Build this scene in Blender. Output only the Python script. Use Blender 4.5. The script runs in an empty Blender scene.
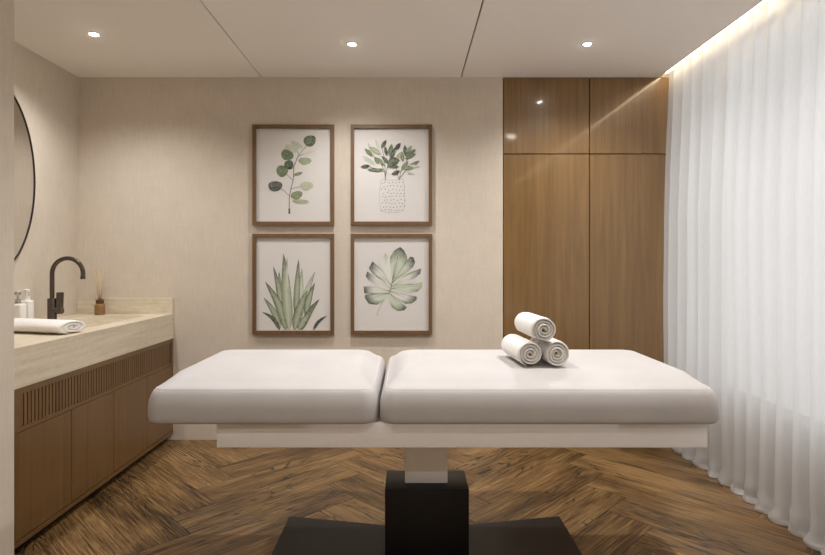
import bpy, bmesh, math, random
from mathutils import Vector, Matrix, noise
random.seed(7)
PI = math.pi
sc = bpy.context.scene
C = sc.collection

# ------------------------------------------------------------------ camera, world, exposure
cam_d = bpy.data.cameras.new('camera')
cam = bpy.data.objects.new('camera', cam_d); C.objects.link(cam)
cam.location = (0, 0, 1.275); cam.rotation_euler = (PI/2, 0, 0)
cam_d.sensor_width = 36; cam_d.lens = 36*552/825
cam_d.shift_x = 0.0055; cam_d.shift_y = -0.0188
cam_d.clip_start = 0.02
sc.camera = cam

world = bpy.data.worlds.new('daylight'); sc.world = world
world.use_nodes = True
bg = world.node_tree.nodes['Background']
bg.inputs[0].default_value = (0.985, 0.99, 1.0, 1); bg.inputs[1].default_value = 0.80

portal_d = bpy.data.lights.new('window_portal', 'AREA'); portal_d.shape = 'RECTANGLE'
portal_d.size = 2.5; portal_d.size_y = 3.9
portal_d.cycles.is_portal = True
portal = bpy.data.objects.new('window_portal', portal_d); C.objects.link(portal)
portal.location = (2.20, 2.05, 1.55); portal.rotation_euler = (0, PI/2, 0)

DOWNLIGHT_W = 60
COVE_E = 22
sc.view_settings.view_transform = 'Standard'; sc.view_settings.look = 'None'
sc.view_settings.exposure = 0.29; sc.view_settings.gamma = 1.0
sc.view_settings.use_curve_mapping = False
sc.cycles.use_denoising = True
sc.cycles.max_bounces = 9; sc.cycles.diffuse_bounces = 5; sc.cycles.glossy_bounces = 4
sc.cycles.transmission_bounces = 8; sc.cycles.transparent_max_bounces = 16
sc.cycles.caustics_reflective = False; sc.cycles.caustics_refractive = False
sc.cycles.sample_clamp_indirect = 4

# ------------------------------------------------------------------ helpers
def link_obj(name, bm, mat, parent=None, origin=None, smooth=False, mats=None, auto=None):
    """bm holds world coordinates; the mesh is stored relative to origin (or the parent's place)."""
    o0 = Vector(origin) if origin is not None else (Vector(parent['_w']) if parent is not None and '_w' in parent else Vector((0, 0, 0)))
    bmesh.ops.translate(bm, verts=bm.verts, vec=-o0)
    bmesh.ops.recalc_face_normals(bm, faces=bm.faces)
    me = bpy.data.meshes.new(name)
    bm.to_mesh(me); bm.free()
    for p in me.polygons: p.use_smooth = smooth or auto is not None
    for m in (mats or [mat]): me.materials.append(m)
    if auto is not None:
        me.set_sharp_from_angle(angle=math.radians(auto))
    o = bpy.data.objects.new(name, me); C.objects.link(o)
    if parent is not None:
        o.parent = parent
        o.location = o0 - Vector(parent['_w']) if '_w' in parent else (0, 0, 0)
    else:
        o.location = o0
    o['_w'] = tuple(o0)
    return o

def tag(o, label, cat, group=None):
    o['label'] = label; o['category'] = cat
    if group: o['group'] = group
    return o

def thing(name, label, cat, loc, group=None):
    o = bpy.data.objects.new(name, None); C.objects.link(o)
    o.location = loc; o['_w'] = tuple(loc); o.empty_display_size = 0.1
    return tag(o, label, cat, group)

def struct(name, bm, mat, parent=None, **k):
    o = link_obj(name, bm, mat, parent, **k)
    o['kind'] = 'structure'
    return o

def box(bm, x0, x1, y0, y1, z0, z1, bev=0.0, seg=2):
    r = bmesh.ops.create_cube(bm, size=1)
    vs = r['verts']
    for v in vs:
        v.co = Vector((x0 if v.co.x < 0 else x1, y0 if v.co.y < 0 else y1, z0 if v.co.z < 0 else z1))
    if bev > 0:
        es = list({e for v in vs for e in v.link_edges})
        bmesh.ops.bevel(bm, geom=es, offset=bev, segments=seg, affect='EDGES', profile=0.5)
    return bm

def B(*a, **k):
    return box(bmesh.new(), *a, **k)

def lathe(bm, prof, c, n=32, axis='z'):
    """prof: list of (radius, height) swept round the vertical through c."""
    rings = []
    for r, h in prof:
        if r < 1e-6:
            rings.append([bm.verts.new(Vector(c) + (Vector((0, 0, h)) if axis == 'z' else Vector((h, 0, 0))))])
        else:
            ring = []
            for i in range(n):
                a = 2*PI*i/n
                p = Vector((r*math.cos(a), r*math.sin(a), h)) if axis == 'z' else Vector((h, r*math.cos(a), r*math.sin(a)))
                ring.append(bm.verts.new(Vector(c) + p))
            rings.append(ring)
    for A, Bq in zip(rings, rings[1:]):
        for i in range(n):
            j = (i+1) % n
            if len(A) == 1 and len(Bq) == 1: continue
            if len(A) == 1: bm.faces.new((A[0], Bq[i], Bq[j]))
            elif len(Bq) == 1: bm.faces.new((A[i], A[j], Bq[0]))
            else: bm.faces.new((A[i], A[j], Bq[j], Bq[i]))
    return bm

def tube(bm, pts, r, n=16, cap=True):
    pts = [Vector(p) for p in pts]
    rings = []
    prev_n = None
    for i, p in enumerate(pts):
        t = (pts[min(i+1, len(pts)-1)] - pts[max(i-1, 0)]).normalized()
        if prev_n is None:
            ref = Vector((0, 1, 0)) if abs(t.y) < 0.9 else Vector((1, 0, 0))
            nn = t.cross(ref).normalized()
        else:
            nn = (prev_n - t*prev_n.dot(t)).normalized()
        prev_n = nn
        b = t.cross(nn)
        rr = r[i] if isinstance(r, (list, tuple)) else r
        rings.append([bm.verts.new(p + (nn*math.cos(2*PI*k/n) + b*math.sin(2*PI*k/n))*rr) for k in range(n)])
    for A, Bq in zip(rings, rings[1:]):
        for k in range(n):
            j = (k+1) % n
            bm.faces.new((A[k], A[j], Bq[j], Bq[k]))
    if cap:
        bm.faces.new(rings[0]); bm.faces.new(list(reversed(rings[-1])))
    return bm

# ------------------------------------------------------------------ materials
def S(r, g, b):
    f = lambda c: (c/255/12.92) if c/255 <= 0.04045 else ((c/255+0.055)/1.055)**2.4
    return (f(r), f(g), f(b), 1)

class NT:
    def __init__(self, name):
        self.m = bpy.data.materials.new(name); self.m.use_nodes = True
        self.t = self.m.node_tree; self.N = self.t.nodes
        self.b = self.N['Principled BSDF']; self.out = self.N['Material Output']
    def n(self, ty, **kw):
        nd = self.N.new(ty)
        for k, v in kw.items(): setattr(nd, k, v)
        return nd
    def l(self, a, b): self.t.links.new(a, b)
    def coords(self, scale, kind='Object', rand=0.0):
        tc = self.n('ShaderNodeTexCoord'); mp = self.n('ShaderNodeMapping')
        mp.inputs['Scale'].default_value = scale
        src = tc.outputs[kind]
        if rand:
            oi = self.n('ShaderNodeObjectInfo'); ml = self.n('ShaderNodeMath', operation='MULTIPLY')
            ml.inputs[1].default_value = rand; self.l(oi.outputs['Random'], ml.inputs[0])
            ad = self.n('ShaderNodeVectorMath', operation='ADD')
            cb = self.n('ShaderNodeCombineXYZ')
            for i in range(3): self.l(ml.outputs[0], cb.inputs[i])
            self.l(src, ad.inputs[0]); self.l(cb.outputs[0], ad.inputs[1]); src = ad.outputs[0]
        self.l(src, mp.inputs[0])
        return mp.outputs[0]
    def noise(self, vec, scale=1, detail=4, rough=0.55, dist=0):
        nd = self.n('ShaderNodeTexNoise')
        nd.inputs['Scale'].default_value = scale; nd.inputs['Detail'].default_value = detail
        nd.inputs['Roughness'].default_value = rough; nd.inputs['Distortion'].default_value = dist
        self.l(vec, nd.inputs['Vector'])
        return nd.outputs['Fac']
    def ramp(self, fac, stops):
        r = self.n('ShaderNodeValToRGB')
        e = r.color_ramp.elements
        while len(e) < len(stops): e.new(0.5)
        for i, (p, c) in enumerate(stops):
            e[i].position = p; e[i].color = c
        self.l(fac, r.inputs[0])
        return r.outputs[0]
    def math(self, op, a, b):
        m = self.n('ShaderNodeMath', operation=op)
        for i, v in enumerate((a, b)):
            if isinstance(v, (int, float)): m.inputs[i].default_value = v
            else: self.l(v, m.inputs[i])
        return m.outputs[0]
    def mixc(self, fac, a, b, mode='MIX'):
        m = self.n('ShaderNodeMix', data_type='RGBA', blend_type=mode)
        if isinstance(fac, (int, float)): m.inputs[0].default_value = fac
        else: self.l(fac, m.inputs[0])
        for i, v in ((6, a), (7, b)):
            if isinstance(v, tuple): m.inputs[i].default_value = v
            else: self.l(v, m.inputs[i])
        return m.outputs[2]
    def bump(self, h, strength=0.3, dist=0.002):
        bp = self.n('ShaderNodeBump'); bp.inputs['Strength'].default_value = strength
        bp.inputs['Distance'].default_value = dist
        self.l(h, bp.inputs['Height']); self.l(bp.outputs[0], self.b.inputs['Normal'])
    def set(self, **k):
        for kk, v in k.items():
            self.b.inputs[kk.replace('_', ' ')].default_value = v

def plain(name, col, rough=0.5, metal=0.0, spec=0.5, noise_amt=0.04, bump=0.0, bscale=200):
    t = NT(name); v = t.coords((1, 1, 1))
    f = t.noise(v, 60, 3)
    d = tuple(max(0, c*(1-noise_amt)) for c in col[:3]) + (1,)
    u = tuple(min(1, c*(1+noise_amt)) for c in col[:3]) + (1,)
    t.l(t.ramp(f, [(0.3, d), (0.7, u)]), t.b.inputs['Base Color'])
    t.set(Roughness=rough, Metallic=metal)
    t.b.inputs['Specular IOR Level'].default_value = spec
    if bump: t.bump(t.noise(v, bscale, 3), bump, 0.001)
    return t.m

def m_linen(name, col):
    t = NT(name)
    a = t.noise(t.coords((230, 230, 9)), 1, 3)
    b = t.noise(t.coords((14, 14, 260)), 1, 3)
    c = t.noise(t.coords((1, 1, 1)), 7, 4)
    s = t.math('ADD', t.math('ADD', t.math('MULTIPLY', a, 1.1), t.math('MULTIPLY', b, 0.6)), t.math('MULTIPLY', c, 0.6))
    s = t.math('DIVIDE', s, 2.3)
    lo = tuple(x*0.92 for x in col[:3]) + (1,); hi = tuple(min(1, x*1.07) for x in col[:3]) + (1,)
    t.l(t.ramp(s, [(0.36, lo), (0.64, hi)]), t.b.inputs['Base Color'])
    t.set(Roughness=0.9); t.b.inputs['Specular IOR Level'].default_value = 0.2
    t.bump(t.math('ADD', a, b), 0.12, 0.001)
    return t.m

def m_wood(name, lo, hi, axis='z', rough=0.3, coat=0.0, coat_rough=0.1):
    t = NT(name)
    st = {'z': (26, 26, 0.9), 'y': (26, 0.9, 26), 'x': (0.9, 26, 26)}[axis]
    fn = {'z': (170, 170, 4), 'y': (170, 4, 170), 'x': (4, 170, 170)}[axis]
    a = t.noise(t.coords(st, rand=9.0), 1, 5, 0.6, 0.6)
    b = t.noise(t.coords(fn, rand=5.0), 1, 3, 0.6)
    s = t.math('ADD', t.math('MULTIPLY', a, 0.66), t.math('MULTIPLY', b, 0.34))
    mid = tuple((p+q)/2 for p, q in zip(lo, hi))
    t.l(t.ramp(s, [(0.34, lo), (0.5, mid), (0.68, hi)]), t.b.inputs['Base Color'])
    t.set(Roughness=rough); t.b.inputs['Coat Weight'].default_value = coat
    t.b.inputs['Coat Roughness'].default_value = coat_rough
    t.bump(s, 0.06, 0.001)
    return t.m

def m_floor():
    t = NT('floor_oak')
    uv = t.n('ShaderNodeUVMap'); uv.uv_map = 'UVMap'
    def mp(scale):
        m = t.n('ShaderNodeMapping'); m.inputs['Scale'].default_value = scale
        t.l(uv.outputs[0], m.inputs[0]); return m.outputs[0]
    broad = t.noise(mp((1.3, 6, 1)), 1, 4, 0.6, 0.5)
    # cathedral figure: contour lines of a stretched noise field
    field = t.noise(mp((0.9, 8.5, 1)), 1, 2.0, 0.42, 0.2)
    rings = t.math('FRACT', t.math('MULTIPLY', field, 18.0), 0.0)
    rings = t.math('ABSOLUTE', t.math('SUBTRACT', rings, 0.5), 0.0)
    line = t.ramp(rings, [(0.0, (1, 1, 1, 1)), (0.15, (0, 0, 0, 1))])
    where = t.ramp(t.noise(mp((1.1, 3.0, 1)), 1, 2, 0.5), [(0.47, (0, 0, 0, 1)), (0.55, (1, 1, 1, 1))])
    fig = t.math('MULTIPLY', line, where)
    pore = t.noise(mp((5, 120, 1)), 1, 4, 0.7)
    streak = t.noise(mp((2.5, 60, 1)), 1, 4, 0.6)
    at = t.n('ShaderNodeAttribute'); at.attribute_name = 'tone'
    s = t.math('ADD', t.math('MULTIPLY', broad, 0.36), t.math('ADD', t.math('MULTIPLY', streak, 0.32), t.math('MULTIPLY', pore, 0.32)))
    s = t.math('ADD', s, t.math('MULTIPLY', t.math('SUBTRACT', at.outputs['Fac'], 0.5), 0.10))
    col = t.ramp(s, [(0.41, FLOOR[0]), (0.5, FLOOR[1]), (0.60, FLOOR[2])])
    dark = t.math('MULTIPLY', fig, 0.95)
    col = t.mixc(dark, col, FLOOR[3])
    t.l(col, t.b.inputs['Base Color'])
    r = t.math('ADD', 0.33, t.math('MULTIPLY', s, 0.18))
    t.l(r, t.b.inputs['Roughness'])
    h = t.math('SUBTRACT', t.math('MULTIPLY', s, 0.7), t.math('MULTIPLY', fig, 0.5))
    t.bump(h, 0.8, 0.006)
    return t.m
FLOOR = [S(64, 45, 23), S(109, 82, 48), S(145, 114, 73), S(20, 12, 6)]

def m_stone():
    t = NT('travertine')
    a = t.noise(t.coords((3, 1.1, 26)), 1, 5, 0.6, 0.8)
    b = t.noise(t.coords((30, 30, 60)), 1, 4)
    s = t.math('ADD', t.math('MULTIPLY', a, 0.75), t.math('MULTIPLY', b, 0.25))
    t.l(t.ramp(s, [(0.3, S(193, 180, 155)), (0.5, S(212, 200, 178)), (0.7, S(225, 216, 198))]), t.b.inputs['Base Color'])
    t.set(Roughness=0.38)
    return t.m

def m_sheer(name, transp, gloss):
    t = NT(name); t.N.remove(t.b)
    v = t.coords((1, 1, 1))
    w = t.noise(t.coords((300, 300, 20)), 1, 2)
    col = t.ramp(w, [(0.3, (0.90, 0.90, 0.895, 1)), (0.7, (0.95, 0.95, 0.945, 1))])
    d = t.n('ShaderNodeBsdfDiffuse'); tr = t.n('ShaderNodeBsdfTranslucent'); tp = t.n('ShaderNodeBsdfTransparent')
    gl = t.n('ShaderNodeBsdfGlossy'); gl.inputs['Roughness'].default_value = 0.3
    t.l(col, d.inputs[0]); t.l(col, tr.inputs[0])
    m1 = t.n('ShaderNodeMixShader'); m1.inputs[0].default_value = 0.70; t.l(d.outputs[0], m1.inputs[1]); t.l(tr.outputs[0], m1.inputs[2])
    m2 = t.n('ShaderNodeMixShader'); m2.inputs[0].default_value = gloss; t.l(m1.outputs[0], m2.inputs[1]); t.l(gl.outputs[0], m2.inputs[2])
    m3 = t.n('ShaderNodeMixShader'); m3.inputs[0].default_value = transp; t.l(m2.outputs[0], m3.inputs[1]); t.l(tp.outputs[0], m3.inputs[2])
    t.l(m3.outputs[0], t.out.inputs[0])
    return t.m

def m_glass(name, tint=(1, 1, 1, 1)):
    t = NT(name); t.N.remove(t.b)
    tp = t.n('ShaderNodeBsdfTransparent'); gl = t.n('ShaderNodeBsdfGlossy'); gl.inputs['Roughness'].default_value = 0.02
    tp.inputs[0].default_value = tint
    fr = t.n('ShaderNodeLayerWeight')
    mx = t.n('ShaderNodeMixShader'); t.l(t.math('ADD', t.math('MULTIPLY', t.math('POWER', fr.outputs['Facing'], 5.0), 0.9), 0.04), mx.inputs[0]); t.l(tp.outputs[0], mx.inputs[1]); t.l(gl.outputs[0], mx.inputs[2])
    t.l(mx.outputs[0], t.out.inputs[0])
    return t.m

def m_emit(name, col, e):
    t = NT(name)
    t.set(Roughness=0.4)
    t.b.inputs['Base Color'].default_value = col
    t.b.inputs['Emission Color'].default_value = col
    t.b.inputs['Emission Strength'].default_value = e
    return t.m

def m_leather():
    t = NT('cushion_leatherette'); v = t.coords((1, 1, 1))
    f = t.noise(v, 5, 3)
    t.l(t.ramp(f, [(0.3, S(184, 181, 180)), (0.7, S(191, 188, 187))]), t.b.inputs['Base Color'])
    t.set(Roughness=0.55); t.b.inputs['Specular IOR Level'].default_value = 0.35
    t.bump(t.noise(v, 420, 3), 0.12, 0.0008)
    return t.m

def m_paint():
    t = NT('watercolour')
    a = t.n('ShaderNodeVertexColor'); a.layer_name = 'Col'
    n = t.noise(t.coords((1, 1, 1)), 55, 4, 0.6)
    c = t.mixc(t.math('MULTIPLY', t.ramp(n, [(0.35, (0, 0, 0, 1)), (0.7, (1, 1, 1, 1))]), 0.28), a.outputs[0], S(206, 205, 194))
    t.l(c, t.b.inputs['Base Color']); t.set(Roughness=0.85)
    t.b.inputs['Specular IOR Level'].default_value = 0.1
    return t.m

M = dict(
    wall=m_linen('linen_wallpaper', S(210, 199, 184)),
    ceiling=plain('ceiling_paint', S(251, 247, 241), 0.85, noise_amt=0.015, spec=0.2),
    taupe=plain('taupe_paint', S(138, 124, 110), 0.8, noise_amt=0.02),
    groove=plain('groove_black', S(52, 46, 40), 0.8),
    white_paint=plain('white_paint', S(232, 228, 222), 0.6, noise_amt=0.02),
    floor=m_floor(),
    wood=m_wood('wardrobe_walnut', S(108, 80, 42), S(137, 105, 63), 'z', 0.3, 0.5, 0.08),
    vwood=m_wood('vanity_walnut', S(94, 67, 35), S(116, 85, 49), 'z', 0.35, 0.3, 0.2),
    vwood_h=m_wood('vanity_walnut_horizontal', S(94, 67, 35), S(116, 85, 49), 'y', 0.35, 0.3, 0.2),
    dark=plain('dark_recess', S(38, 28, 20), 0.8),
    frame_wood=m_wood('frame_oak', S(98, 72, 46), S(122, 92, 62), 'z', 0.45),
    paper=plain('print_paper', S(214, 210, 206), 0.8, noise_amt=0.01, spec=0.15),
    paint=m_paint(),
    stone=m_stone(),
    leather=m_leather(),
    seam=plain('seam_thread', S(206, 200, 197), 0.7),
    metal_white=plain('white_coated_metal', S(245, 243, 242), 0.4, noise_amt=0.01),
    black_box=plain('black_coated_metal', S(17, 15, 14), 0.4, noise_amt=0.05, spec=0.3),
    base_metal=plain('charcoal_coated_metal', S(36, 32, 29), 0.4, noise_amt=0.05, spec=0.25),
    gun=plain('gunmetal', S(98, 89, 82), 0.27, metal=0.9),
    chrome=plain('chrome', S(190, 188, 186), 0.15, metal=1.0),
    mirror=plain('mirror_silver', S(228, 226, 222), 0.015, metal=1.0, noise_amt=0.0),
    black=plain('black_metal', S(26, 23, 21), 0.4),
    towel=plain('terry_white', S(234, 231, 227), 0.95, noise_amt=0.05, spec=0.1, bump=0.7, bscale=330),
    ceramic=plain('white_plastic', S(236, 234, 231), 0.3, noise_amt=0.01),
    amber=plain('amber_glass', S(142, 108, 66), 0.12, noise_amt=0.1),
    amber_dark=plain('amber_cap', S(92, 58, 30), 0.3),
    reed=plain('reed', S(205, 178, 138), 0.8, noise_amt=0.1),
    sheer=m_sheer('sheer_voile', 0.16, 0.0),
    hem=m_sheer('sheer_hem', 0.03, 0.22),
    glass=m_glass('window_glass'),
    alu=plain('window_frame_paint', S(225, 225, 224), 0.4, noise_amt=0.01),
    lens=m_emit('downlight_lens', (1.0, 0.93, 0.82, 1), 90),
    led=m_emit('led_tape', (1.0, 0.80, 0.55, 1), COVE_E),
)

# ------------------------------------------------------------------ the setting
XL, XP, XC, XR = -2.364, -1.641, 1.805, 1.99     # left wall, partition edge, ceiling edge, window wall
YB, YF, H = 3.96, -1.6, 2.6                      # back wall, wall behind the camera, ceiling
YP = 2.30                                        # far face of the partition
WX0, WX1 = 0.681, 1.955                          # built-in wardrobe

# floor: herringbone planks in one mesh, each with its own uv offset and tone
def build_floor():
    bm = bmesh.new(); uvl = bm.loops.layers.uv.new('UVMap'); tl = bm.faces.layers.float.new('tone')
    col_w, pitch = 0.7335, 0.333
    rnd = random.Random(3)
    x_ref, y_ref = -1.02, 3.258
    def clip(poly, axis, lim, keep_less):
        out = []
        for i in range(len(poly)):
            a, b = poly[i], poly[(i+1) % len(poly)]
            ia = (a[axis] <= lim) if keep_less else (a[axis] >= lim)
            ib = (b[axis] <= lim) if keep_less else (b[axis] >= lim)
            if ia: out.append(a)
            if ia != ib:
                t = (lim-a[axis])/(b[axis]-a[axis])
                out.append((a[0]+(b[0]-a[0])*t, a[1]+(b[1]-a[1])*t))
        return out
    Lp, Wp = col_w*math.sqrt(2), pitch/math.sqrt(2)
    u = Vector((1, 1)).normalized(); v = Vector((-1, 1)).normalized()
    org = Vector((x_ref, y_ref)); g = 0.0011
    for c in range(-5, 6):
        for k in range(-32, 24):
            base = org + (v-u)*Lp*c + (u+v)*Wp*k
            for a0, b0, la, lb, d, e in ((0, 0, Lp, Wp, u, v), (0, Wp, Wp, Lp, v, u)):
                q = [(a0+g, b0+g), (a0+la-g, b0+g), (a0+la-g, b0+lb-g), (a0+g, b0+lb-g)]
                poly = [tuple(base+u*x+v*y) for x, y in q]
                for ax, lim, less in ((0, XL-0.2, False), (0, XR+0.2, True), (1, YF-0.2, False), (1, YB+0.1, True)):
                    poly = clip(poly, ax, lim, less)
                    if len(poly) < 3: break
                if len(poly) < 3: continue
                f = bm.faces.new([bm.verts.new((p[0], p[1], 0)) for p in poly])
                f[tl] = rnd.random()
                ou, ov = rnd.random()*40, rnd.random()*40
                for lp in f.loops:
                    p = Vector((lp.vert.co.x, lp.vert.co.y))
                    lp[uvl].uv = (p.dot(d)+ou, p.dot(e)+ov)
    n0 = len(bm.faces)
    box(bm, XL-0.2, XR+0.2, YF-0.2, YB+0.1, -0.12, -0.0012)
    bm.faces.ensure_lookup_table()
    for f in bm.faces[n0:]: f.material_index = 1
    o = struct('floor', bm, None, mats=[M['floor'], M['dark']])
    for p in o.data.polygons:
        if p.material_index == 0 and p.normal.z < 0: p.flip()
    return o
build_floor()

# walls
bm = bmesh.new()
box(bm, XL-0.1, WX0, YB, YB+0.1, 0, H+0.05)
box(bm, WX0, WX1+0.02, YB+0.56, YB+0.62, 0, H)          # back of the wardrobe niche
box(bm, WX0-0.04, WX0, YB+0.1, YB+0.56, 0, H)
box(bm, WX1+0.02, XR+0.3, YB, YB+0.62, 0, H+0.28)
box(bm, WX0, WX1+0.02, YB, YB+0.62, H, H+0.28)
struct('wall_back', bm, M['wall'])
struct('wall_left', B(XL-0.1, XL, YF, YB, 0, H), M['wall'])
struct('wall_partition', B(XL, XP, YP-0.12, YP, 0, H), M['wall'])
struct('wall_front', B(XL-0.1, XR+0.3, YF-0.1, YF, 0, H+0.28), M['wall'])
WY0, WY1, WZ0, WZ1 = 0.15, 3.955, 0.44, 2.68
bm = bmesh.new()
box(bm, XR, XR+0.16, YF, WY0, 0, H+0.28)
box(bm, XR, XR+0.16, WY1, YB, 0, H+0.28)
box(bm, XR, XR+0.16, WY0, WY1, 0, WZ0)
box(bm, XR, XR+0.16, WY0, WY1, WZ1, H+0.28)
struct('wall_right', bm, M['taupe'])

# window behind the sheer curtain
bm = bmesh.new()
FW = 0.03
for y0, y1, z0, z1 in ((WY0, WY1, WZ0, WZ0+FW), (WY0, WY1, WZ1-FW, WZ1),
                       (WY0, WY0+FW, WZ0+FW, WZ1-FW), (WY1-FW, WY1, WZ0+FW, WZ1-FW)):
    box(bm, XR+0.005, XR+0.05, y0, y1, z0, z1)
box(bm, XR+0.005, XR+0.05, 2.0, 2.03, WZ0+FW, WZ1-FW)
win = struct('window_1', bm, M['alu'])
struct('glass_pane', B(XR+0.024, XR+0.031, WY0+FW-0.002, WY1-FW+0.002, WZ0+FW-0.002, WZ1-FW+0.002), M['glass'], parent=win)

# ceiling: three panels with narrow shadow gaps, a thin lip at the curtain recess
SEAMS = (-1.053, 0.382)
bm = bmesh.new()
g = 0.0045
xs = [XL-0.1, SEAMS[0]-g, SEAMS[0]+g, SEAMS[1]-g, SEAMS[1]+g, XC]
for i in (0, 2, 4):
    box(bm, xs[i], xs[i+1], YF, YB, H, H+0.018)
n0 = len(bm.faces)
bm.faces.ensure_lookup_table()
box(bm, XL-0.1, XC, YF, YB, H+0.018, H+0.03)
bm.faces.ensure_lookup_table()
for f in bm.faces[n0:]: f.material_index = 1
n1 = len(bm.faces)
box(bm, XC-0.02, XC, YF, YB, H+0.03, H+0.05)
box(bm, XC-0.04, XR+0.16, YF, YB, H+0.22, H+0.28)
box(bm, XC-0.04, XC-0.02, YF, YB, H+0.03, H+0.22)
struct('ceiling', bm, None, mats=[M['ceiling'], M['groove']])

# ------------------------------------------------------------------ cove light
led = link_obj('led_strip', bmesh.new(), M['led'], origin=(1.829, 1.2, 2.6150))
bm = bmesh.new()
for i in range(22):
    y = YF+0.1 + i*(YB-YF-0.15)/22
    box(bm, -0.008, 0.008, y-1.2, y-1.2+(YB-YF-0.15)/22-0.004, -0.003, 0.003)
bm.to_mesh(led.data); bm.free()
tag(led, 'warm glowing light strip along the curtain recess at the ceiling edge', 'light strip')

# ------------------------------------------------------------------ ceiling downlights
def make_downlight(x, y, label):
    t = thing('downlight', label, 'downlight', (x, y, H), 'recessed ceiling downlights')
    bm = lathe(bmesh.new(), [(0.022, -0.001), (0.024, -0.003), (0.032, -0.003), (0.034, 0.0), (0.022, 0.0), (0.022, -0.001)], (x, y, H), 36)
    link_obj('trim_ring', bm, M['white_paint'], t, auto=40)
    bm = lathe(bmesh.new(), [(0.0, -0.009), (0.010, -0.008), (0.018, -0.005), (0.0215, -0.001), (0.0215, 0.0)], (x, y, H), 32)
    link_obj('lens', bm, M['lens'], t, smooth=True)
    add_beam(x, y, t)
    return t
def add_beam(x, y, t, w=None):
    L = bpy.data.lights.new('downlight_beam', 'SPOT')
    L.energy = w or DOWNLIGHT_W; L.color = (1.0, 0.98, 0.968); L.spot_size = math.radians(140); L.spot_blend = 0.9
    L.shadow_soft_size = 0.02
    lo = bpy.data.objects.new('downlight_beam', L); C.objects.link(lo)
    lo.parent = t; lo.location = (0, 0, -0.012)
make_downlight(-1.825, 3.21, 'small round ceiling downlight above the vanity corner')
make_downlight(-0.34, 3.355, 'small round ceiling downlight in front of the framed prints')
make_downlight(1.09, 3.355, 'small round ceiling downlight in front of the tall wardrobe')
# out of frame: same lamps over the table; those near camera added as fill
for x, y, w in ((-0.34, 2.11, None), (1.09, 2.11, None), (-1.0, 0.1, 25), (0.38, 0.1, 25), (-1.0, -0.9, 60), (0.38, -0.9, 60)):
    add = thing('downlight', 'round ceiling downlight out of frame, over the table or added as fill near the camera', 'downlight', (x, y, H), 'recessed ceiling downlights')
    bm = lathe(bmesh.new(), [(0.0, -0.0035), (0.026, -0.003), (0.031, -0.001), (0.036, -0.003), (0.038, 0.0)], (x, y, H), 32)
    link_obj('lens', bm, M['lens'], add, smooth=True)
    add_beam(x, y, add, w)

# ------------------------------------------------------------------ built-in wardrobe
t = thing('wardrobe', 'tall built-in walnut wardrobe with four plain doors beside the curtain', 'wardrobe', ((WX0+WX1)/2, YB, 0))
bm = bmesh.new()
box(bm, WX0+0.004, WX1, YB+0.022, YB+0.54, 0.0, H-0.003)
link_obj('carcass', bm, M['dark'], t)
link_obj('plinth', B(WX0+0.006, WX1-0.002, YB+0.012, YB+0.0215, 0.002, 0.07), M['wood'], t)
XM = 1.303
for x0, x1 in ((WX0+0.006, XM-0.003), (XM+0.003, WX1-0.002)):
    for z0, z1 in ((0.074, 2.047), (2.053, H-0.003)):
        link_obj('door', B(x0, x1, YB+0.0, YB+0.0215, z0, z1, bev=0.0012, seg=1), M['wood'], t)

# ------------------------------------------------------------------ vanity
VX = -1.683
def vanity():
    t = thing('vanity_cabinet', 'walnut vanity cabinet with slatted grille band under the stone counter', 'cabinet', (-2.02, 3.16, 0))
    y0, y1, yd = YP+0.002, YB-0.002, 2.362
    bm = bmesh.new()
    box(bm, XL+0.002, VX-0.022, y0, y1, 0.055, 0.728)
    link_obj('carcass', bm, M['dark'], t)
    link_obj('toe_kick', B(XL+0.002, VX-0.05, y0, y1, 0.001, 0.055), M['dark'], t)
    bm = bmesh.new()
    box(bm, VX-0.022, VX, y0, y1, 0.700, 0.728)
    box(bm, VX-0.022, VX, y0, y1, 0.538, 0.556)
    box(bm, VX-0.022, VX, y0, yd+0.034, 0.556, 0.700)
    box(bm, VX-0.022, VX, y0, yd-0.001, 0.070, 0.538)
    box(bm, VX-0.022, VX, y1-0.03, y1, 0.556, 0.700)
    box(bm, VX-0.022, VX, y0, y1, 0.046, 0.070)
    link_obj('face_frame', bm, M['vwood_h'], t)
    bm = bmesh.new()
    n = 62; a, b = yd+0.036, y1-0.032
    p = (b-a)/n
    for i in range(n):
        box(bm, VX-0.020, VX-0.004, a+i*p+p*0.14, a+i*p+p*0.86, 0.556, 0.700)
    link_obj('grille', bm, M['vwood'], t)
    w = (y1-yd)/4
    for i in range(4):
        link_obj('door', B(VX-0.0215, VX, yd+i*w+0.002, yd+(i+1)*w-0.002, 0.073, 0.535, bev=0.001, seg=1), M['vwood'], t)
vanity()

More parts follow.
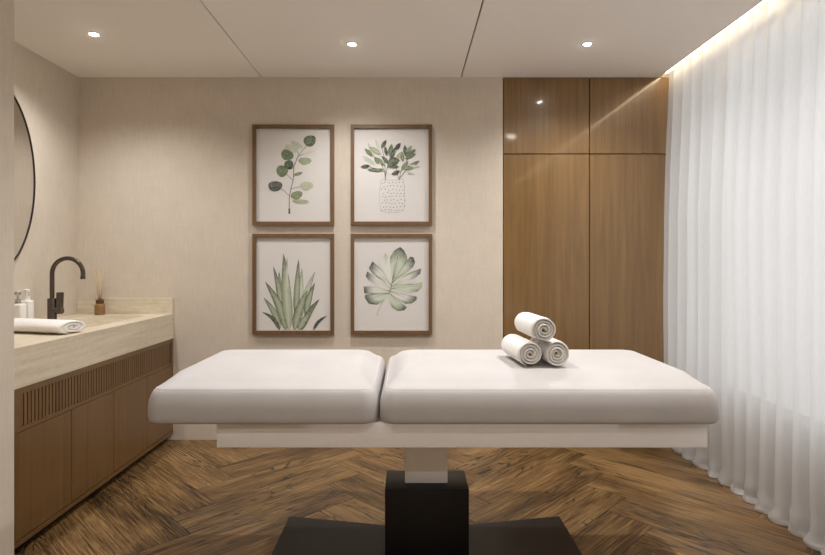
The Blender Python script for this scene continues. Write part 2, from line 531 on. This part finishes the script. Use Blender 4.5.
CZ = 0.905
def counter():
    t = thing('countertop', 'thick travertine counter with sunken basin along the left wall', 'countertop', (-2.02, 3.16, 0.73))
    y0, y1 = YP+0.002, YB-0.002
    bx0, bx1, by0, by1 = -2.15, -1.80, 3.13, 3.80
    cx0, cx1 = XL+0.002, VX+0.004
    z0 = 0.7295
    bm = bmesh.new()
    box(bm, cx0, bx0, y0, y1, z0, CZ)
    box(bm, bx1, cx1, y0, y1, z0, CZ)
    box(bm, bx0, bx1, y0, by0, z0, CZ)
    box(bm, bx0, bx1, by1, y1, z0, CZ)
    bmesh.ops.remove_doubles(bm, verts=bm.verts, dist=1e-5)
    link_obj('slab', bm, M['stone'], t)
    bm = bmesh.new()
    top = [(bx0, by0), (bx1, by0), (bx1, by1), (bx0, by1)]
    q = 0.03
    bot = [(bx0+q, by0+q), (bx1-q, by0+q), (bx1-q, by1-q), (bx0+q, by1-q)]
    vt = [bm.verts.new((x, y, CZ-0.004)) for x, y in top]; vb = [bm.verts.new((x, y, CZ-0.12)) for x, y in bot]
    for i in range(4):
        j = (i+1) % 4
        bm.faces.new((vt[i], vt[j], vb[j], vb[i]))
    bm.faces.new(vb)
    link_obj('basin', bm, M['stone'], t)
    link_obj('backsplash', B(cx0, cx1, y1-0.022, y1, CZ+0.0005, CZ+0.112, bev=0.0015, seg=1), M['stone'], t)
counter()

# mirror on the left wall
def mirror():
    t = thing('mirror', 'large oval mirror with thin black frame on the left wall', 'mirror', (XL, 3.115, 1.205))
    cy, cz, a, b = 3.115, 1.776, 0.37, 0.571
    n = 96
    bm = bmesh.new(); rings = []
    for k in range(n):
        an = 2*PI*k/n
        ny, nz = math.cos(an)/a, math.sin(an)/b
        l = math.hypot(ny, nz); ny /= l; nz /= l
        y, z = cy+a*math.cos(an), cz+b*math.sin(an)
        w = 0.007
        rings.append([bm.verts.new((XL+dx, y-ny*o, z-nz*o)) for dx, o in ((0.001, 0), (0.013, 0), (0.014, 0.001), (0.014, w-0.001), (0.0135, w), (0.001, w))])
    for k in range(n):
        A, Bq = rings[k], rings[(k+1) % n]
        for i in range(6):
            j = (i+1) % 6
            bm.faces.new((A[i], A[j], Bq[j], Bq[i]))
    link_obj('frame', bm, M['black'], t, auto=40)
    bm = bmesh.new()
    f1 = [bm.verts.new((XL+0.009, cy+(a-0.007)*math.cos(2*PI*k/n), cz+(b-0.007)*math.sin(2*PI*k/n))) for k in range(n)]
    f0 = [bm.verts.new((XL+0.002, v.co.y, v.co.z)) for v in f1]
    bm.faces.new(f1); bm.faces.new(list(reversed(f0)))
    for k in range(n): bm.faces.new((f1[k], f0[k], f0[(k+1) % n], f1[(k+1) % n]))
    link_obj('mirror_glass', bm, M['mirror'], t)
mirror()

# tap
def tap():
    x, y, z = -2.25, 3.49, CZ+0.0005
    t = thing('faucet', 'tall dark gunmetal gooseneck tap beside the basin', 'tap', (x, y, z))
    bm = lathe(bmesh.new(), [(0, 0), (0.031, 0), (0.031, 0.004), (0.0265, 0.006), (0.0265, 0.135), (0.024, 0.14), (0.0, 0.14)], (x, y, z), 32)
    link_obj('body', bm, M['gun'], t, auto=40)
    pts = [(x, y, z+0.139), (x, y, z+0.22), (x, y, z+0.295)]
    R = 0.098
    for i in range(1, 25):
        a = PI - (PI*1.03)*i/24
        pts.append((x+R+R*math.cos(a), y, z+0.295+R*math.sin(a)))
    e = Vector(pts[-1]); pts.append((e.x-0.001, y, e.z-0.010))
    bm = tube(bmesh.new(), pts, 0.0135, 20)
    sp = link_obj('spout', bm, M['gun'], t, auto=50)
    bm = tube(bmesh.new(), [(e.x-0.001, y, e.z-0.009), (e.x-0.001, y, e.z-0.024)], 0.0148, 20)
    link_obj('aerator', bm, M['gun'], sp, auto=50)
    bm = lathe(bmesh.new(), [(0.0, 0.02), (0.021, 0.02), (0.021, 0.062), (0.019, 0.066), (0.0, 0.066)], (x, y, z+0.062), 28, axis='x')
    lv = link_obj('valve', bm, M['gun'], t, auto=40)
    bm = B(x+0.028, x+0.066, y-0.012, y+0.012, z+0.062, z+0.178, bev=0.004)
    for v in bm.verts:
        if v.co.z > z+0.13: v.co.x += 0.004; v.co.y *= 1.0
    link_obj('lever', bm, M['gun'], lv, auto=40)
tap()

# soap bottles
def bottle(name, x, y, w, d, h, label, pump_mat, neck=0.014):
    z = CZ+0.0005
    t = thing(name, label, 'soap bottle', (x, y, z), 'soap bottles by the basin')
    bm = B(x-w/2, x+w/2, y-d/2, y+d/2, z, z+h, bev=0.010, seg=4)
    link_obj('bottle_body', bm, M['ceramic'], t, smooth=True)
    bm = lathe(bmesh.new(), [(0, h-0.002), (neck+0.004, h-0.002), (neck+0.003, h+0.006), (neck, h+0.008), (neck, h+0.024), (0.006, h+0.026), (0.006, h+0.048), (0, h+0.048)], (x, y, z), 24)
    c = link_obj('pump_collar', bm, pump_mat, t, auto=40)
    bm = lathe(bmesh.new(), [(0, h+0.048), (0.015, h+0.048), (0.016, h+0.052), (0.016, h+0.062), (0.012, h+0.066), (0, h+0.066)], (x, y, z), 24)
    tube(bm, [(x, y, z+h+0.057), (x-0.03, y-0.012, z+h+0.056), (x-0.043, y-0.017, z+h+0.049)], 0.0048, 12)
    link_obj('pump_head', bm, pump_mat, c, auto=40)
bottle('soap_bottle', -2.235, 3.235, 0.058, 0.052, 0.145, 'white pump bottle with white pump nearest the tap', M['ceramic'], 0.016)
bottle('soap_bottle', -2.205, 3.12, 0.07, 0.052, 0.135, 'white bottle with chrome pump half hidden by the partition wall', M['chrome'])

# reed diffuser
def diffuser():
    x, y, z = -2.165, 3.878, CZ+0.0005
    t = thing('reed_diffuser', 'small amber glass reed diffuser with pale reeds before the backsplash', 'diffuser', (x, y, z))
    bm = lathe(bmesh.new(), [(0, 0), (0.031, 0), (0.034, 0.004), (0.034, 0.062), (0.032, 0.070), (0.022, 0.078), (0.022, 0.08), (0.0, 0.08)], (x, y, z), 32)
    link_obj('jar', bm, M['amber'], t, auto=40)
    bm = lathe(bmesh.new(), [(0.0225, 0.079), (0.026, 0.08), (0.026, 0.104), (0.0, 0.104)], (x, y, z), 28)
    link_obj('collar', bm, M['amber_dark'], t, auto=40)
    rr = random.Random(5)
    for i in range(7):
        a = 2*PI*i/7+0.3
        top = Vector((x+0.042*math.cos(a), y+0.026*math.sin(a), z+0.30+0.03*rr.random()))
        bm = tube(bmesh.new(), [(x+0.008*math.cos(a), y+0.008*math.sin(a), z+0.103), top], 0.0019, 8)
        link_obj('reed', bm, M['reed'], t, smooth=True)
diffuser()

def roll_bm(R=0.0545, L=0.262, turns=3.7, thick=0.0106):
    bm = bmesh.new()
    n = int(turns*26)
    pts = []
    for i in range(n+1):
        s = i/n; a = 2*PI*turns*s
        r = 0.006+(R-0.006-thick/2)*s
        pts.append((a, r))
    rings = []
    nl = 14
    end_a = 2*PI*turns
    for i, (a, r) in enumerate(pts):
        s = i/n
        th = thick/2*(1.0 if s < 0.965 else max(0.25, (1-s)/0.035))
        off = 0.004*math.sin(a*0.5)*(1-s)   # layers do not end quite level
        row = []
        for side in (1, -1):
            for j in range(nl+1):
                q = j/nl if side == 1 else 1-j/nl
                y = -L/2+L*q
                e = min(q, 1-q)*L
                rd = th*(1 if e > 0.008 else (0.55+0.45*e/0.008))
                rr_ = r+side*rd
                ang = a - end_a - 1.9
                jit = 0.0012*noise.noise(Vector((math.cos(a)*3+s*9, y*22, side*5)))
                rr_ += jit
                x = rr_*math.cos(ang); z = rr_*math.sin(ang)*0.97
                row.append(bm.verts.new((x, y+(off if q < 0.5 else -off), z)))
        rings.append(row)
    m = len(rings[0])
    for A, Bq in zip(rings, rings[1:]):
        for k in range(m):
            bm.faces.new((A[k], A[(k+1) % m], Bq[(k+1) % m], Bq[k]))
    bm.faces.new(rings[0]); bm.faces.new(list(reversed(rings[-1])))
    return bm

# folded towel on the counter
def folded_towel():
    z = CZ+0.001
    bm = roll_bm(R=0.05, L=0.42, turns=2.4, thick=0.017)
    for v in bm.verts:
        # pressed flat: a lying roll about 21 cm wide and 7 cm high
        x, zz = v.co.x, v.co.z
        v.co.x = x*2.0; v.co.z = zz*0.82
        v.co.z += 0.003*noise.noise(Vector((v.co.x*10, v.co.y*9, 1)))
    lo = min(v.co.z for v in bm.verts)
    for v in bm.verts: v.co.z -= lo
    Mx = Matrix.Translation((-1.930, 2.915, z)) @ Matrix.Rotation(math.radians(74), 4, 'Z')
    for v in bm.verts: v.co = Mx @ v.co
    o = link_obj('folded_towel', bm, M['towel'], origin=(-1.930, 2.915, z), smooth=True)
    tag(o, 'flat rolled white towel lying on the counter in front of the tap', 'towel')
folded_towel()

# ------------------------------------------------------------------ framed prints
PPM = 4.629*140
class Art:
    """collects flat painted shapes in sheet coordinates (metres from the sheet's centre)"""
    def __init__(self, cx, cz, zx, zy):
        self.bm = bmesh.new(); self.cl = self.bm.loops.layers.float_color.new('Col')
        self.cx, self.cz, self.zx, self.zy = cx, cz, zx, zy; self.k = 0
    def p(self, q): return ((q[0]-self.zx)/PPM, -(q[1]-self.zy)/PPM)
    def v(self, u, w): return self.bm.verts.new((self.cx+u, PY-0.0004-self.k*0.00004, self.cz+w))
    def face(self, vs, cols):
        try: f = self.bm.faces.new(vs)
        except ValueError: return
        for lp in f.loops: lp[self.cl] = cols[vs.index(lp.vert)]
    def leaf(self, base, tip, width, ci, ce, ct=None, shape=0.45, n=9, bend=0.0):
        self.k += 1
        b, t = Vector(self.p(base)), Vector(self.p(tip)); ax = t-b; nn = Vector((-ax.y, ax.x)).normalized()
        hw = width/PPM/2; L, Mi, R = [], [], []
        ct = ct or ce; cs = []
        for i in range(n+1):
            s = i/n
            if s < shape: prof = math.sin(PI/2*min(1, (s/shape)*0.92+0.08))**0.8
            else: prof = math.cos(PI/2*((s-shape)/(1-shape)))**0.75
            wv = hw*max(prof, 0.02)
            c = b+ax*s + nn*bend*ax.length*math.sin(PI*s)
            L.append(self.v(*(c+nn*wv))); Mi.append(self.v(*c)); R.append(self.v(*(c-nn*wv)))
            f = max(0, (s-0.6)/0.4)
            mx = lambda A, Bc, q: tuple(A[j]*(1-q)+Bc[j]*q for j in range(3))+(1,)
            cs.append((mx(ce, ct, f), mx(ci, ct, f*0.8), mx(mx(ce, ci, 0.4), ct, f)))
        for i in range(n):
            self.face([L[i], Mi[i], Mi[i+1], L[i+1]], [cs[i][0], cs[i][1], cs[i+1][1], cs[i+1][0]])
            self.face([Mi[i], R[i], R[i+1], Mi[i+1]], [cs[i][1], cs[i][2], cs[i+1][2], cs[i+1][1]])
        if width >= 14:
            self.k += 1
            ow = (2.2 if width < 30 else 3.2)/PPM
            for row, nrm in ((R, 1), (L, -1)):
                prev = None
                for i in range(n+1):
                    q = Vector((row[i].co.x-self.cx, row[i].co.z-self.cz))
                    wv = ow*(0.35+0.65*math.sin(i*1.7+width)**2)*(1.0 if nrm == 1 else 0.5)
                    cur = (self.v(*q), self.v(*(q+nn*wv*nrm)))
                    if prev: self.face([prev[0], prev[1], cur[1], cur[0]], [tuple(ce[j]*0.45 for j in range(3))+(1,)]*4)
                    prev = cur
    def lobe(self, hub, pts, ci, cm, cd):
        """a lobe spreading from the midrib: pale at the rib, deeper and dark-tipped at the rim"""
        self.k += 1
        P = [Vector(self.p(q)) for q in pts]; h = Vector(self.p(hub))
        far = max((q-h).length for q in P)
        H0 = self.v(*h); last = None
        for q in P:
            f = (q-h).length/far
            c = cd if f > 0.9 else (cm if f > 0.6 else ci)
            mid = h+(q-h)*0.62
            cur = (self.v(*mid), self.v(*q), c)
            if last:
                self.face([H0, last[0], cur[0]], [ci, ci, ci])
                self.face([last[0], last[1], cur[1], cur[0]], [ci, last[2], cur[2], ci])
            last = cur
        self.k += 1
        far_pt = max(P, key=lambda q: (q-h).length)
        for a in (0.25, -0.25):
            self.vein(h, h+(far_pt-h)*0.8+Vector((-(far_pt-h).y, (far_pt-h).x))*a*0.3, cm)
    def vein(self, a, b, col):
        nn = Vector((-(b-a).y, (b-a).x)).normalized()*0.9/PPM
        self.face([self.v(*(a+nn)), self.v(*(a-nn)), self.v(*(b-nn*0.3)), self.v(*(b+nn*0.3))], [col]*4)
    def oval(self, c, rx, ry, ci, ce, rot=0.0, n=22):
        self.k += 1
        c0 = Vector(self.p(c)); m = self.v(*c0); ring = []; cols = []
        rr = random.Random(int(c[0]*7+c[1]))
        for i in range(n):
            a = 2*PI*i/n
            x, y = rx/PPM*math.cos(a), ry/PPM*math.sin(a)
            k = 1+0.05*math.sin(3*a+rr.random())
            ring.append(self.v(c0.x+(x*math.cos(rot)-y*math.sin(rot))*k, c0.y+(x*math.sin(rot)+y*math.cos(rot))*k))
            q = rr.random()*0.6
            cols.append(tuple(ce[j]*(1-q)+ci[j]*q for j in range(3))+(1,))
        for i in range(n):
            j = (i+1) % n
            self.face([m, ring[i], ring[j]], [ci, cols[i], cols[j]])
        if rx > 15:
            self.k += 1
            ax = Vector((math.cos(rot), math.sin(rot)))*rx/PPM
            dk = tuple(ce[j]*0.5 for j in range(3))+(1,)
            self.vein(c0-ax*0.95, c0+ax*0.7, dk)
            for q in (-0.4, 0.0, 0.4):
                up = Vector((-ax.y, ax.x))*(ry/rx)*0.75
                self.vein(c0+ax*q, c0+ax*(q+0.25)+up, ce); self.vein(c0+ax*q, c0+ax*(q+0.25)-up, ce)
    def line(self, pts, w, col):
        self.k += 1
        P = [Vector(self.p(q)) for q in pts]; prev = None
        for i, q in enumerate(P):
            t = (P[min(i+1, len(P)-1)]-P[max(i-1, 0)]).normalized(); nn = Vector((-t.y, t.x))*w/PPM/2
            cur = (self.v(*(q+nn)), self.v(*(q-nn)))
            if prev: self.face([prev[0], prev[1], cur[1], cur[0]], [col]*4)
            prev = cur

PY = YB-0.012        # front of the sheets
DK, CH = S(34, 44, 33), S(36, 38, 37)
GR, MD, PL, VP_ = S(76, 94, 62), S(112, 128, 96), S(170, 177, 152), S(204, 205, 190)
OL, PY_ = S(132, 140, 104), S(182, 186, 156)
STEM = S(96, 96, 84)

def art_eucalyptus(A):
    A.line([(228, 455), (228, 410), (229, 370), (238, 330), (247, 295), (249, 240), (262, 205), (273, 183)], 4, STEM)
    A.line([(228, 456), (228, 432)], 8, DK)
    A.line([(273, 183), (300, 150), (318, 128)], 2.5, STEM)
    A.line([(273, 183), (262, 160), (240, 150)], 2.5, STEM)
    A.line([(226, 372), (205, 350), (180, 332)], 2.5, STEM)
    A.line([(238, 340), (280, 330)], 2.5, STEM)
    A.line([(243, 300), (215, 272)], 2.5, STEM)
    A.line([(247, 285), (268, 270)], 2.5, STEM)
    A.line([(270, 190), (300, 178)], 2.5, STEM)
    A.line([(268, 208), (300, 208)], 2.5, STEM)
    for c, rx, ry, ci, ce, ro in (
        ((262, 137), 32, 15, PL, VP_, -0.5), ((238, 154), 32, 18, VP_, PL, -0.3), ((322, 172), 30, 11, VP_, S(214, 212, 202), 0.3),
        ((323, 118), 29, 26, MD, DK, 0.4), ((218, 183), 30, 25, GR, MD, -0.5), ((300, 212), 30, 17, PL, OL, 0.0),
        ((227, 229), 21, 22, GR, DK, 0.6), ((195, 258), 27, 27, MD, GR, 0), ((270, 271), 20, 8, PL, CH, 0.3),
        ((163, 328), 33, 24, S(92, 94, 92), CH, 0.05), ((308, 326), 30, 20, PY_, PL, 0.05), ((262, 370), 28, 19, OL, MD, 0.3),
        ((280, 399), 38, 10, PY_, OL, -0.03)):
        A.oval(c, rx, ry, ci, ce, ro)

def art_vase(A):
    A.line([(192, 297), (215, 300), (270, 300), (297, 296)], 2, PL)
    A.line([(192, 298), (186, 340), (184, 390), (190, 440), (215, 450), (270, 450), (296, 438), (302, 390), (300, 340), (296, 298)], 1.6, S(158, 153, 148))
    rr = random.Random(2)
    for j in range(9):
        for i in range(7):
            A.oval((196+i*16+(8 if j % 2 else 0)+rr.uniform(-3, 3), 312+j*16+rr.uniform(-3, 3)), 2.8, 2.4, S(104, 99, 97), S(118, 113, 110), n=7)
    for pts in ([(212, 300), (208, 260), (192, 225), (160, 190), (135, 175)], [(212, 300), (210, 240), (205, 190), (195, 150)],
                [(275, 300), (283, 262), (300, 230), (320, 195)], [(275, 298), (300, 262), (345, 225)], [(208, 262), (170, 248), (140, 240)],
                [(212, 280), (225, 225), (236, 190)], [(272, 296), (262, 240), (258, 200)]):
        A.line(pts, 2.6, STEM)
    for b, t, w, ci, ce in (
        ((158, 180), (130, 128), 13, VP_, PL), ((186, 160), (165, 112), 12, VP_, PL), ((160, 226), (106, 188), 17, PL, VP_), ((190, 180), (135, 146), 22, PL, OL),
        ((152, 188), (116, 154), 17, MD, GR), ((140, 234), (97, 240), 18, DK, CH), ((190, 254), (130, 252), 16, MD, DK), ((181, 225), (162, 192), 18, MD, GR),
        ((194, 152), (216, 114), 17, GR, DK), ((219, 188), (210, 144), 16, GR, DK), ((232, 190), (241, 132), 22, MD, GR), ((258, 160), (282, 128), 19, DK, CH),
        ((232, 228), (194, 188), 17, GR, DK), ((228, 214), (278, 208), 34, GR, DK), ((230, 238), (275, 238), 14, GR, DK), ((278, 258), (240, 274), 18, DK, CH),
        ((308, 190), (301, 138), 20, GR, DK), ((308, 190), (352, 158), 20, GR, MD), ((304, 202), (352, 178), 16, MD, DK), ((304, 252), (370, 210), 18, MD, GR),
        ((312, 262), (348, 272), 13, PL, VP_), ((320, 232), (372, 238), 12, VP_, PL), ((206, 232), (176, 196), 15, OL, MD), ((200, 250), (160, 258), 14, MD, GR), ((240, 196), (256, 150), 18, GR, DK), ((286, 250), (318, 214), 18, OL, GR),
        ((292, 214), (288, 168), 17, OL, GR), ((222, 240), (246, 196), 16, MD, DK), ((296, 246), (340, 244), 15, OL, MD), ((262, 200), (290, 168), 13, PL, MD), ((308, 170), (335, 140), 14, MD, PL)):
        A.leaf(b, t, w*1.02, ci, ce)

def art_agave(A):
    for b, t, w, ci, ce, ct, bd in (
        ((195, 430), (180, 212), 30, PL, MD, GR, 0.0), ((278, 400), (286, 200), 28, VP_, PL, MD, 0.0), ((196, 440), (154, 190), 34, PL, GR, CH, -0.03),
        ((258, 420), (271, 158), 34, PL, GR, CH, 0.0), ((272, 440), (347, 216), 36, VP_, PL, OL, 0.03), ((305, 420), (346, 268), 36, PL, GR, DK, 0.05),
        ((186, 478), (110, 336), 34, PL, MD, GR, -0.06), ((212, 484), (117, 262), 44, PL, GR, DK, -0.06), ((285, 484), (368, 342), 34, MD, GR, CH, 0.06),
        ((184, 485), (104, 402), 22, GR, DK, CH, -0.12), ((340, 485), (402, 420), 18, DK, CH, CH, 0.1), ((270, 484), (330, 400), 36, PL, MD, GR, 0.05),
        ((226, 484), (202, 132), 54, S(190, 196, 172), MD, DK, 0.0), ((252, 484), (312, 300), 46, PL, GR, MD, 0.04), ((222, 300), (218, 150), 14, VP_, PL, DK, 0.02)):
        A.leaf(b, t, w*0.88, ci, ce, ct, shape=0.28, n=12, bend=bd)

def art_monstera(A):
    A.line([(236, 300), (205, 345), (185, 380), (172, 420)], 6, S(188, 186, 178))
    W1, W2 = S(214, 216, 206), S(196, 204, 186)
    for hub, pts, ci, cm, cd in (
        ((243, 262), [(238, 240), (232, 180), (234, 148), (250, 120), (266, 108), (281, 101), (298, 116), (312, 143), (314, 162), (290, 195), (262, 226)], W2, MD, DK),
        ((243, 270), [(264, 226), (300, 180), (326, 146), (342, 149), (350, 172), (340, 194), (312, 214), (262, 250)], W2, GR, DK),
        ((240, 284), [(262, 252), (300, 228), (340, 214), (378, 200), (374, 224), (350, 244), (308, 262), (258, 276)], W1, MD, CH),
        ((238, 295), [(258, 277), (310, 270), (352, 272), (383, 264), (381, 290), (362, 306), (320, 314), (256, 302)], W2, MD, PL),
        ((235, 306), [(254, 303), (300, 322), (357, 331), (356, 346), (334, 362), (304, 364), (252, 326)], W1, GR, CH),
        ((231, 314), [(252, 328), (282, 358), (311, 380), (300, 394), (268, 398), (240, 378), (224, 340), (222, 322)], W2, MD, DK),
        ((228, 314), [(222, 322), (206, 346), (172, 368), (136, 364), (116, 336), (118, 322), (160, 322), (206, 312)], W2, GR, DK),
        ((232, 304), [(208, 310), (150, 318), (114, 314), (111, 284), (136, 284), (180, 292), (222, 298)], W1, MD, DK),
        ((236, 294), [(220, 296), (170, 276), (134, 256), (121, 236), (128, 214), (152, 230), (196, 262), (228, 284)], W1, PL, CH),
        ((240, 280), [(226, 282), (190, 244), (152, 222), (136, 198), (152, 167), (176, 188), (206, 226), (234, 266)], W1, MD, CH),
        ((243, 264), [(232, 264), (210, 226), (194, 190), (196, 150), (212, 130), (230, 150), (238, 200), (240, 240)], S(220, 220, 212), W1, PL)):
        A.lobe(hub, pts, ci, cm, cd)
    A.k += 2
    A.line([(226, 320), (236, 296), (246, 250), (262, 180), (279, 108)], 3, MD)

def picture(cx, cz, label, art, zx, zy):
    w, h, fw = 0.581, 0.716, 0.025
    t = thing('framed_print', label, 'picture', (cx, YB, cz-h/2), 'framed botanical prints on the back wall')
    y0, y1 = YB-0.030, YB-0.001
    bm = bmesh.new()
    # mitred frame
    o = [(-w/2, -h/2), (w/2, -h/2), (w/2, h/2), (-w/2, h/2)]
    i_ = [(-w/2+fw, -h/2+fw), (w/2-fw, -h/2+fw), (w/2-fw, h/2-fw), (-w/2+fw, h/2-fw)]
    def ring(pts, y): return [bm.verts.new((cx+p[0], y, cz+p[1])) for p in pts]
    rs = [ring(o, y1), ring(o, y0), ring(i_, y0), ring(i_, y1)]
    for a in range(4):
        A, Bq = rs[a], rs[(a+1) % 4]
        for k in range(4):
            j = (k+1) % 4
            bm.faces.new((A[k], A[j], Bq[j], Bq[k]))
    link_obj('frame', bm, M['frame_wood'], t)
    sheet = link_obj('print', B(cx-w/2+fw, cx+w/2-fw, PY, YB-0.002, cz-h/2+fw, cz+h/2-fw), M['paper'], t)
    A = Art(cx, cz, zx, zy); art(A)
    bm = A.bm
    d = link_obj('painted_plant', bm, M['paint'], sheet)
picture(-0.818, 1.896, 'framed watercolour of a eucalyptus sprig with round leaves', art_eucalyptus, 248, 277)
picture(-0.118, 1.896, 'framed watercolour of olive branches in a dotted vase', art_vase, 240, 277)
picture(-0.818, 1.118, 'framed watercolour of tall spiky green succulent blades', art_agave, 248, 272)
picture(-0.118, 1.118, 'framed watercolour of a single split green monstera leaf', art_monstera, 240, 272)

# ------------------------------------------------------------------ massage table
def rr_outline(x0, x1, y0, y1, r, n=8):
    pts = []
    for cx, cy, a0 in ((x1-r, y1-r, 0), (x0+r, y1-r, PI/2), (x0+r, y0+r, PI), (x1-r, y0+r, 1.5*PI)):
        for i in range(n+1):
            a = a0+PI/2*i/n
            pts.append((cx+r*math.cos(a), cy+r*math.sin(a)))
    return pts

TZ0, TZS, TZ1 = 0.682, 0.807, 0.860     # underside, seam and crown of the cushions
def cushion(x0, x1, y0, y1, parent):
    prof = [(0.060, TZ0), (0.016, TZ0+0.0005), (0.007, TZ0+0.004), (0.002, TZ0+0.012), (0.0, TZ0+0.026), (0.0, TZ0+0.06),
            (0.003, TZ0+0.085), (0.009, TZ0+0.105), (0.0135, TZ0+0.1155), (0.018, TZS-0.004), (0.0225, TZS),
            (0.030, TZS+0.0052), (0.045, TZS+0.0115), (0.075, TZS+0.024), (0.11, TZS+0.040), (0.15, TZS+0.049), (0.19, TZ1)]
    bm = bmesh.new(); rings = []
    for o, z in prof:
        r = max(0.055-o*0.2, 0.02) if o < 0.15 else 0.03
        rings.append([bm.verts.new((px, py, z)) for px, py in rr_outline(x0+min(o, 0.03+(o-0.03)*0.5), x1-min(o, 0.03+(o-0.03)*0.5), y0+o, y1-o, r+(0.02 if o > 0.03 else 0))])
    n = len(rings[0])
    for A, Bq in zip(rings, rings[1:]):
        for k in range(n):
            j = (k+1) % n
            bm.faces.new((A[k], A[j], Bq[j], Bq[k]))
    bm.faces.new(list(reversed(rings[0]))); bm.faces.new(rings[-1])
    c = link_obj('cushion', bm, M['leather'], parent, smooth=True)
    # stitched welt along the upper edge
    o = 0.0222
    pts = [(px, py, TZS) for px, py in rr_outline(x0+o, x1-o, y0+o, y1-o, 0.051)]
    bm = bmesh.new(); tube(bm, pts+[pts[0]], 0.0012, 6, cap=False)
    link_obj('welt', bm, M['seam'], c, smooth=True)
    return c

def table():
    t = thing('massage_table', 'white padded treatment table in two sections on a black pedestal', 'massage table', (0.079, 2.40, 0))
    y0, y1 = 2.0, 2.79
    cushion(-0.963, -0.110, y0, y1, t)
    cushion(-0.105, 1.150, y0, y1, t)
    link_obj('support_frame', B(-0.713, 1.116, y0+0.055, y1-0.055, 0.583, TZ0-0.001, bev=0.004), M['metal_white'], t, auto=40)
    link_obj('lift_column', B(-0.013, 0.169, 2.355, 2.475, 0.331, 0.582, bev=0.003), M['metal_white'], t, auto=40)
    link_obj('pedestal', B(-0.096, 0.254, 2.296, 2.505, 0.0325, 0.330, bev=0.003), M['black_box'], t, auto=40)
    # bow-tie floor plate
    out = [(-0.582, 2.40-0.306), (0.04, 2.40-0.178), (0.118, 2.40-0.178), (0.742, 2.40-0.306), (0.742, 2.40+0.306), (0.118, 2.40+0.178), (0.04, 2.40+0.178), (-0.582, 2.40+0.306)]
    bm = bmesh.new()
    a = [bm.verts.new((x, y, 0.001)) for x, y in out]; b = [bm.verts.new((x, y, 0.031)) for x, y in out]
    bm.faces.new(list(reversed(a))); top = bm.faces.new(b)
    for k in range(8):
        bm.faces.new((a[k], a[(k+1) % 8], b[(k+1) % 8], b[k]))
    bmesh.ops.bevel(bm, geom=list(top.edges), offset=0.003, segments=2, affect='EDGES')
    link_obj('base_plate', bm, M['base_metal'], t, auto=40)
table()

# rolled towels
roll_src = link_obj('rolled_towel', roll_bm(), M['towel'], smooth=True)
tz = TZ1+0.0008
rolls = ((0.471, 2.298, tz+0.0522, 5.0, 0.0, 'rolled white towel at the lower left of the stack of three'),
         (0.578, 2.295, tz+0.0522, 3.5, 2.2, 'rolled white towel at the lower right of the stack of three'),
         (0.526, 2.293, tz+0.1475, 4.2, 0.5, 'rolled white towel resting on top of two others'))
for i, (x, y, z, yaw, spin, lab) in enumerate(rolls):
    o = roll_src if i == 0 else roll_src.copy()
    if i: C.objects.link(o)
    o.matrix_world = Matrix.Translation((x, y, z)) @ Matrix.Rotation(math.radians(yaw), 4, 'Z') @ Matrix.Rotation(spin, 4, 'Y')
    tag(o, lab, 'towel', 'rolled towels on the table')

# ------------------------------------------------------------------ sheer curtain
def curtain():
    x_mid = 1.876
    t = thing('curtain', 'floor length white sheer curtain hanging in front of the window', 'curtain', (x_mid, 2.0, 0))
    ya, yb = -0.3, YB-0.012
    z0, z1 = 0.006, H+0.2195
    rr = random.Random(11)
    # irregular fold phase
    ny = 620
    phase = [0.0]; amp = []
    for i in range(ny+1):
        y = ya+(yb-ya)*i/ny
        wl = 0.128+0.05*noise.noise(Vector((y*2.3, 1.7, 0)))
        phase.append(phase[-1]+2*PI*(yb-ya)/ny/wl)
        amp.append(0.018+0.008*noise.noise(Vector((y*3.1, 8.2, 0))))
    nz = 44
    def pos(i, z):
        y = ya+(yb-ya)*i/ny
        u = (z-z0)/(z1-z0)
        ph = phase[i]+0.35*noise.noise(Vector((y*4, z*0.9, 3)))
        a = amp[i]*(0.75+0.9*(1-u)**3)
        x = x_mid+a*(math.sin(ph)+0.22*math.sin(2*ph+1.3+y))
        x -= 0.042*min(1.0, (1-u)*2.2)
        x += 0.010*noise.noise(Vector((y*2, z*1.3, 7)))
        dy = 0.016*math.cos(ph*1.0+0.6)
        low = max(0.0, 1-z/0.16)
        x += -0.014*low**2 + 0.03*low*noise.noise(Vector((y*13, z*16, 2)))
        yy = min(y+dy*(0.5+0.5*(1-u)) + 0.02*low*noise.noise(Vector((y*15, z*14, 9))), YB-0.004)
        return Vector((x, yy, z))
    zs = []
    for j in range(nz+1):
        q = j/nz
        zs.append(z0+(z1-z0)*(q**1.7))
    bm = bmesh.new()
    grid = [[bm.verts.new(pos(i, z)) for i in range(ny+1)] for z in zs]
    for j in range(nz):
        for i in range(ny):
            bm.faces.new((grid[j][i], grid[j][i+1], grid[j+1][i+1], grid[j+1][i]))
    link_obj('sheer_panel', bm, M['sheer'], t, smooth=True)
    bm = bmesh.new()
    hz = [0.004, 0.010, 0.017, 0.024, 0.032]
    grid = [[bm.verts.new(pos(i, z)+Vector((-0.004-0.004*math.sin(z*60), 0, 0))) for i in range(ny+1)] for z in hz]
    for j in range(len(hz)-1):
        for i in range(ny):
            bm.faces.new((grid[j][i], grid[j][i+1], grid[j+1][i+1], grid[j+1][i]))
    link_obj('hem', bm, M['hem'], t, smooth=True)
curtain()

for o in bpy.data.objects:
    if '_w' in o: del o['_w']
